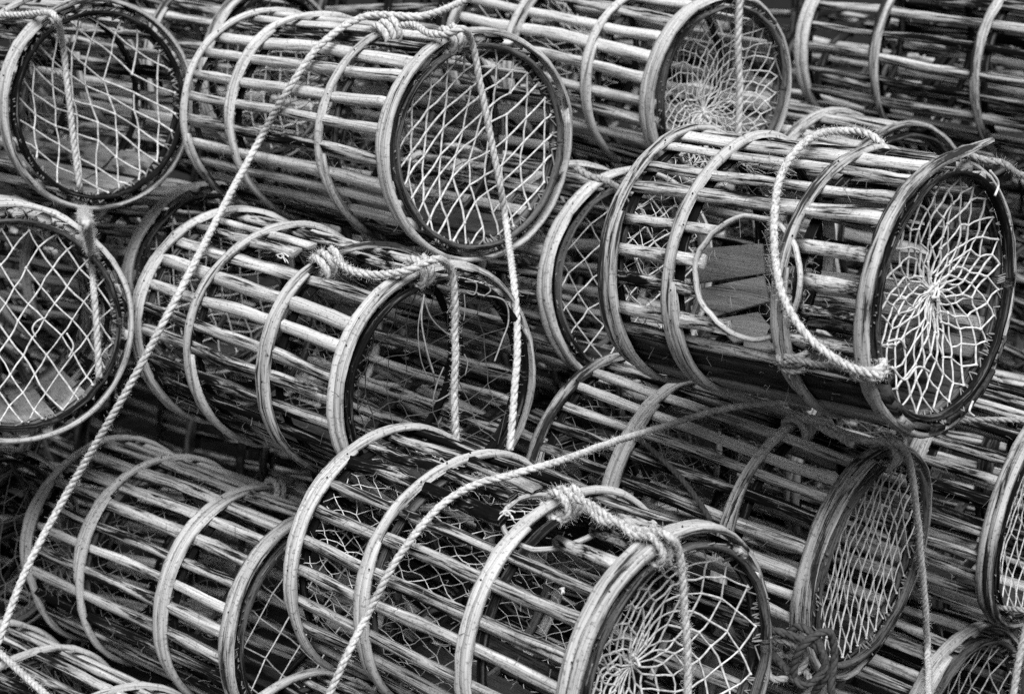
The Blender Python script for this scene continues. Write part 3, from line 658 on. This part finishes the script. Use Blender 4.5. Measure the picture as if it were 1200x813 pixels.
rope('short grey rope end knotted low round the third hoop of the short pot', [on('P3', 915, 425, .012), on('P3', 935, 423, .014), on('P3', 955, 427, .012), on('P3', 975, 428, .010), on('P3', 990, 434, .008)], .0062, mat='rope_grey', fuzz=900, hitches=[hitch('P3', .71, 938, 425, .0062, 2.2, .014)])
rope('frayed pale rope bundle behind the rim of the short pot', [at(1130, 178, 3.55), at(1150, 186, 3.56), at(1172, 190, 3.56), at(1190, 200, 3.58), at(1215, 210, 3.62)], .008, mat='rope_grey', fuzz=1800, wob=.003)
Rr = .0078
rope('pale fluffy rope running from under the short pot down the side of the foremost pot', [on('P7', 950, 474, Rr), on('P7', 925, 472, Rr + .016), on('P7', 880, 474, Rr + .024), on('P7', 830, 483, Rr + .028), on('P7', 780, 499, Rr + .026), at(715, 519, 3.40), at(655, 540, 3.22), on('P5', 600, 556, Rr + .010), on('P5', 560, 567, Rr + .004), on('P5', 520, 590, Rr + .004), on('P5', 487, 625, Rr + .006), on('P5', 455, 672, Rr + .008), on('P5', 430, 720, Rr + .012), at(408, 765, 3.16), at(385, 815, 3.17), at(360, 865, 3.2)],
     Rr, fuzz=700)
Rr = .0078
rope('thick rope knotted across two hoops of the foremost pot, fluffy end hanging over its net', [on('P5', 672, 584, Rr + .006), on('P5', 690, 590, Rr + .008), on('P5', 712, 605, Rr + .006), on('P5', 742, 618, Rr + .004), on('P5', 765, 622, Rr + .008), on('P5', 783, 628, Rr + .014), fc('P5', 795, 645, .020), fc('P5', 800, 680, .016), fc('P5', 803, 730, .014), fc('P5', 806, 780, .014), fc('P5', 806, 850, .014)],
     Rr, fuzz=1800, hitches=[hitch('P5', .67, 674, 588, Rr * .9, 2.8, .016), hitch('P5', 1, 778, 640, Rr, 1.8, .018), [on('P5', 688, 592, .012), on('P5', 705, 610, .008), on('P5', 725, 612, .016), on('P5', 742, 626, .008), on('P5', 765, 628, .014)]])
Rr = .0085
rope('frayed rope knotted over the narrow-meshed pot and hanging down across its end', [on('P7', 932, 490, Rr + .004), on('P7', 950, 493, Rr + .010), on('P7', 975, 508, Rr + .006), on('P7', 1005, 515, Rr + .004), on('P7', 1035, 518, Rr + .008), on('P7', 1055, 522, Rr + .012), fc('P7', 1066, 545, .018), fc('P7', 1074, 600, .014), fc('P7', 1080, 660, .012), fc('P7', 1084, 715, .012), fc('P7', 1087, 770, .014), at(1089, 830, 3.60)],
     Rr, fuzz=800, wob=.001, hitches=[hitch('P7', .71, 938, 497, Rr * .9, 2.6, .016), hitch('P7', 1, 1050, 528, Rr * .9, 1.5), [on('P7', 955, 498, .014), on('P7', 970, 498, .016), on('P7', 985, 512, .01), on('P7', 1000, 522, .01)]])
rope('slack pale rope lying over the lowest pot in the lower left corner', [on('P10', -40, 735, .012), on('P10', -10, 757, .012), on('P10', 8, 772, .014), on('P10', 32, 794, .012), on('P10', 62, 822, .010), on('P10', 80, 840, .01)], .0095, fuzz=700)
rope('thin dark rope lying across the side of the narrow-meshed pot', [on('P7', 740, 508, .002), on('P7', 765, 528, .008), on('P7', 798, 560, .008), on('P7', 818, 585, .008), on('P7', 834, 612, .0)], .0068, mat='rope_dark', fuzz=200)
rope('short pale rope end tied between the foremost pot and the pale-lathed one', [on('P6', 328, 566, .01), on('P6', 345, 566, .012), on('P6', 358, 576, .012), on('P6', 372, 588, .008), on('P6', 384, 592, -.01)], .0085, fuzz=900, hitches=[hitch('P6', .70, 326, 571, .0075, 1.8)])
rope('taut grey rope end showing at the right edge beneath the short pot', [at(1120, 494, 3.75), at(1150, 491, 3.72), at(1190, 492, 3.70), at(1240, 495, 3.68)], .0065, mat='rope_grey', fuzz=500)
rope('twisted rope at the right edge below the slanting net', [at(1160, 708, 3.9), at(1182, 713, 3.86), at(1200, 715, 3.82), at(1240, 722, 3.8)], .0075, mat='rope_grey', fuzz=500)
rope('pale rope hanging in the lower right corner', [at(1212, 700, 3.55), at(1203, 735, 3.55), at(1194, 775, 3.54), at(1185, 830, 3.53)], .0085, mat='rope_grey', fuzz=900)
rope('broad pale rope hanging over the gathered net at the top', [fc('P11', 868, -30, .02), fc('P11', 867, 0, .018), fc('P11', 864, 50, .014), fc('P11', 867, 100, .012), fc('P11', 865, 150, .012), fc('P11', 864, 190, .012)], .0105, fuzz=1400)
rope('short frayed rope end between the top centre pot and the short pot', [at(675, 196, 4.0), at(690, 206, 3.98), at(706, 211, 3.97), at(725, 221, 4.0)], .009, mat='rope_grey', fuzz=1500)
# the dark knotted tangle beside the foremost pot
c0 = at(952, 768, 3.30)
tang = [c0 + np.array(v) for v in ((-.11, 0, .06), (-.05, -.02, .05), (0, -.03, .03), (.02, -.03, -.02), (-.01, -.01, -.07), (-.035, -.02, -.02), (-.02, -.035, .04), (.02, -.03, .06), (.035, -.02, .01), (.03, -.03, -.05), (.05, -.02, -.10))]
rope('dark thick rope tied in an overhand knot beside the foremost pot', tang, .0085, mat='rope_dark', fuzz=500, hitches=[[c0 + np.array(v) for v in ((-.09, .02, .02), (-.05, .0, -.02), (-.02, -.035, -.04), (.015, -.04, -.005), (.0, -.03, .045), (-.03, .0, .055), (-.045, .02, 0))]])
rope('grey rope loops bunched under the knotted dark rope', [at(905, 748, 3.3), at(925, 752, 3.28), at(945, 770, 3.3), at(930, 790, 3.3), at(905, 795, 3.3), at(900, 775, 3.32), at(925, 768, 3.33), at(950, 800, 3.3), at(930, 830, 3.3)], .0075, mat='rope_grey', fuzz=1200)

# ------------------------------------------------------------------ small ties and torn strands
def tie(pk, pts, rad, mat='twine', r=.0016):
    p = POTS[pk]; P = np.array([to_local(p, v) for v in pts]); P = smooth_path(P, .004); T, A, B = frames(P); V, F, uv = sweep(P, A, B, circle(r, 5))
    obj('twine_tie', mesh('twine_tie', V, F, M[mat]), p.root)
def tie_on(pk, px, py, s=9, mat='twine', tails=2):
    q = [(-.9, .1), (-.2, -.5), (.35, .2), (-.1, .5), (-.5, -.1), (.2, -.5), (.9, .3)]; q = [(a + rng.normal(0, .15), b + rng.normal(0, .15)) for a, b in q]
    tie(pk, [on(pk, px + a * s, py + b * s * .6, .006 + .003 * (i % 2)) for i, (a, b) in enumerate(q)], s, mat)
    for k in range(tails):
        sx = rng.uniform(-1, 1); tie(pk, [on(pk, px, py, .006), on(pk, px + sx * s * .8, py + s * .5, .014), on(pk, px + sx * s * 1.3, py + s * rng.uniform(.9, 2.), .008)], s, mat, .0012)
for a_ in (('P5', 594, 600, 9), ('P5', 660, 690, 5), ('P4', 330, 300, 9), ('P5', 765, 612, 5)): tie_on(*a_)
def strand_on_face(pk, pts, off=.008, mat='twine', r=.0013):
    tie(pk, [fc(pk, x_, y_, off + .004 * math.sin(i)) for i, (x_, y_) in enumerate(pts)], 1, mat, r)
for pts_, m_, r_ in (([(497, 345), (494, 375), (500, 410), (509, 440)], 'rope_grey', .0018), ([(497, 350), (505, 372), (520, 388), (536, 398)], 'twine_mid', .0016), ([(495, 352), (490, 385), (493, 420), (502, 445)], 'twine_mid', .0012),
                     ([(560, 345), (590, 352), (596, 375), (588, 400), (579, 425)], 'rope_grey', .0018), ([(545, 330), (558, 332), (556, 345), (545, 342)], 'twine_mid', .0016), ([(568, 330), (575, 340), (566, 348)], 'twine_mid', .0016),
                     ([(520, 430), (512, 450), (509, 470), (530, 460)], 'twine_mid', .0014), ([(544, 415), (548, 425), (545, 440)], 'twine_mid', .0012), ([(544, 345), (545, 362), (543, 378)], 'twine_mid', .0012)):
    strand_on_face('P4', pts_, mat=m_, r=r_)
for pts_ in ([(42, 395), (38, 385), (44, 376), (55, 372)], [(78, 390), (86, 405), (80, 420)]): strand_on_face('P8', pts_, r=.0020)
for pts_ in ([(1045, 430), (1060, 445), (1075, 430), (1090, 436)], [(1040, 400), (1055, 398), (1062, 410)], [(1140, 470), (1136, 482), (1142, 488)], [(1160, 200), (1170, 215), (1165, 232)]): strand_on_face('P3', pts_, r=.0024)
# wisps of weed and fibre caught on the laths
def wisps(pk, n):
    p = POTS[pk]; th = R(180) + rng.normal(0, .9, n); x = rng.uniform(0, p.L, n); r_ = p.r - .006
    a = np.stack([x, r_ * np.cos(th), r_ * np.sin(th)], 1); b = a + rng.normal(0, .009, (n, 3)) + [0, 0, -.004]
    V, F = strands(a, b, rng.uniform(.0003, .0007, n), rng.normal(0, .003, (n, 3)), 3)
    obj('fibre_wisps', mesh('fibre_wisps', V, F, M['twine_mid']), p.root, kind='stuff')
for k_ in ('P1', 'P2', 'P3', 'P4', 'P5', 'P6', 'P7', 'P8', 'P13', 'P14'): wisps(k_, 170)
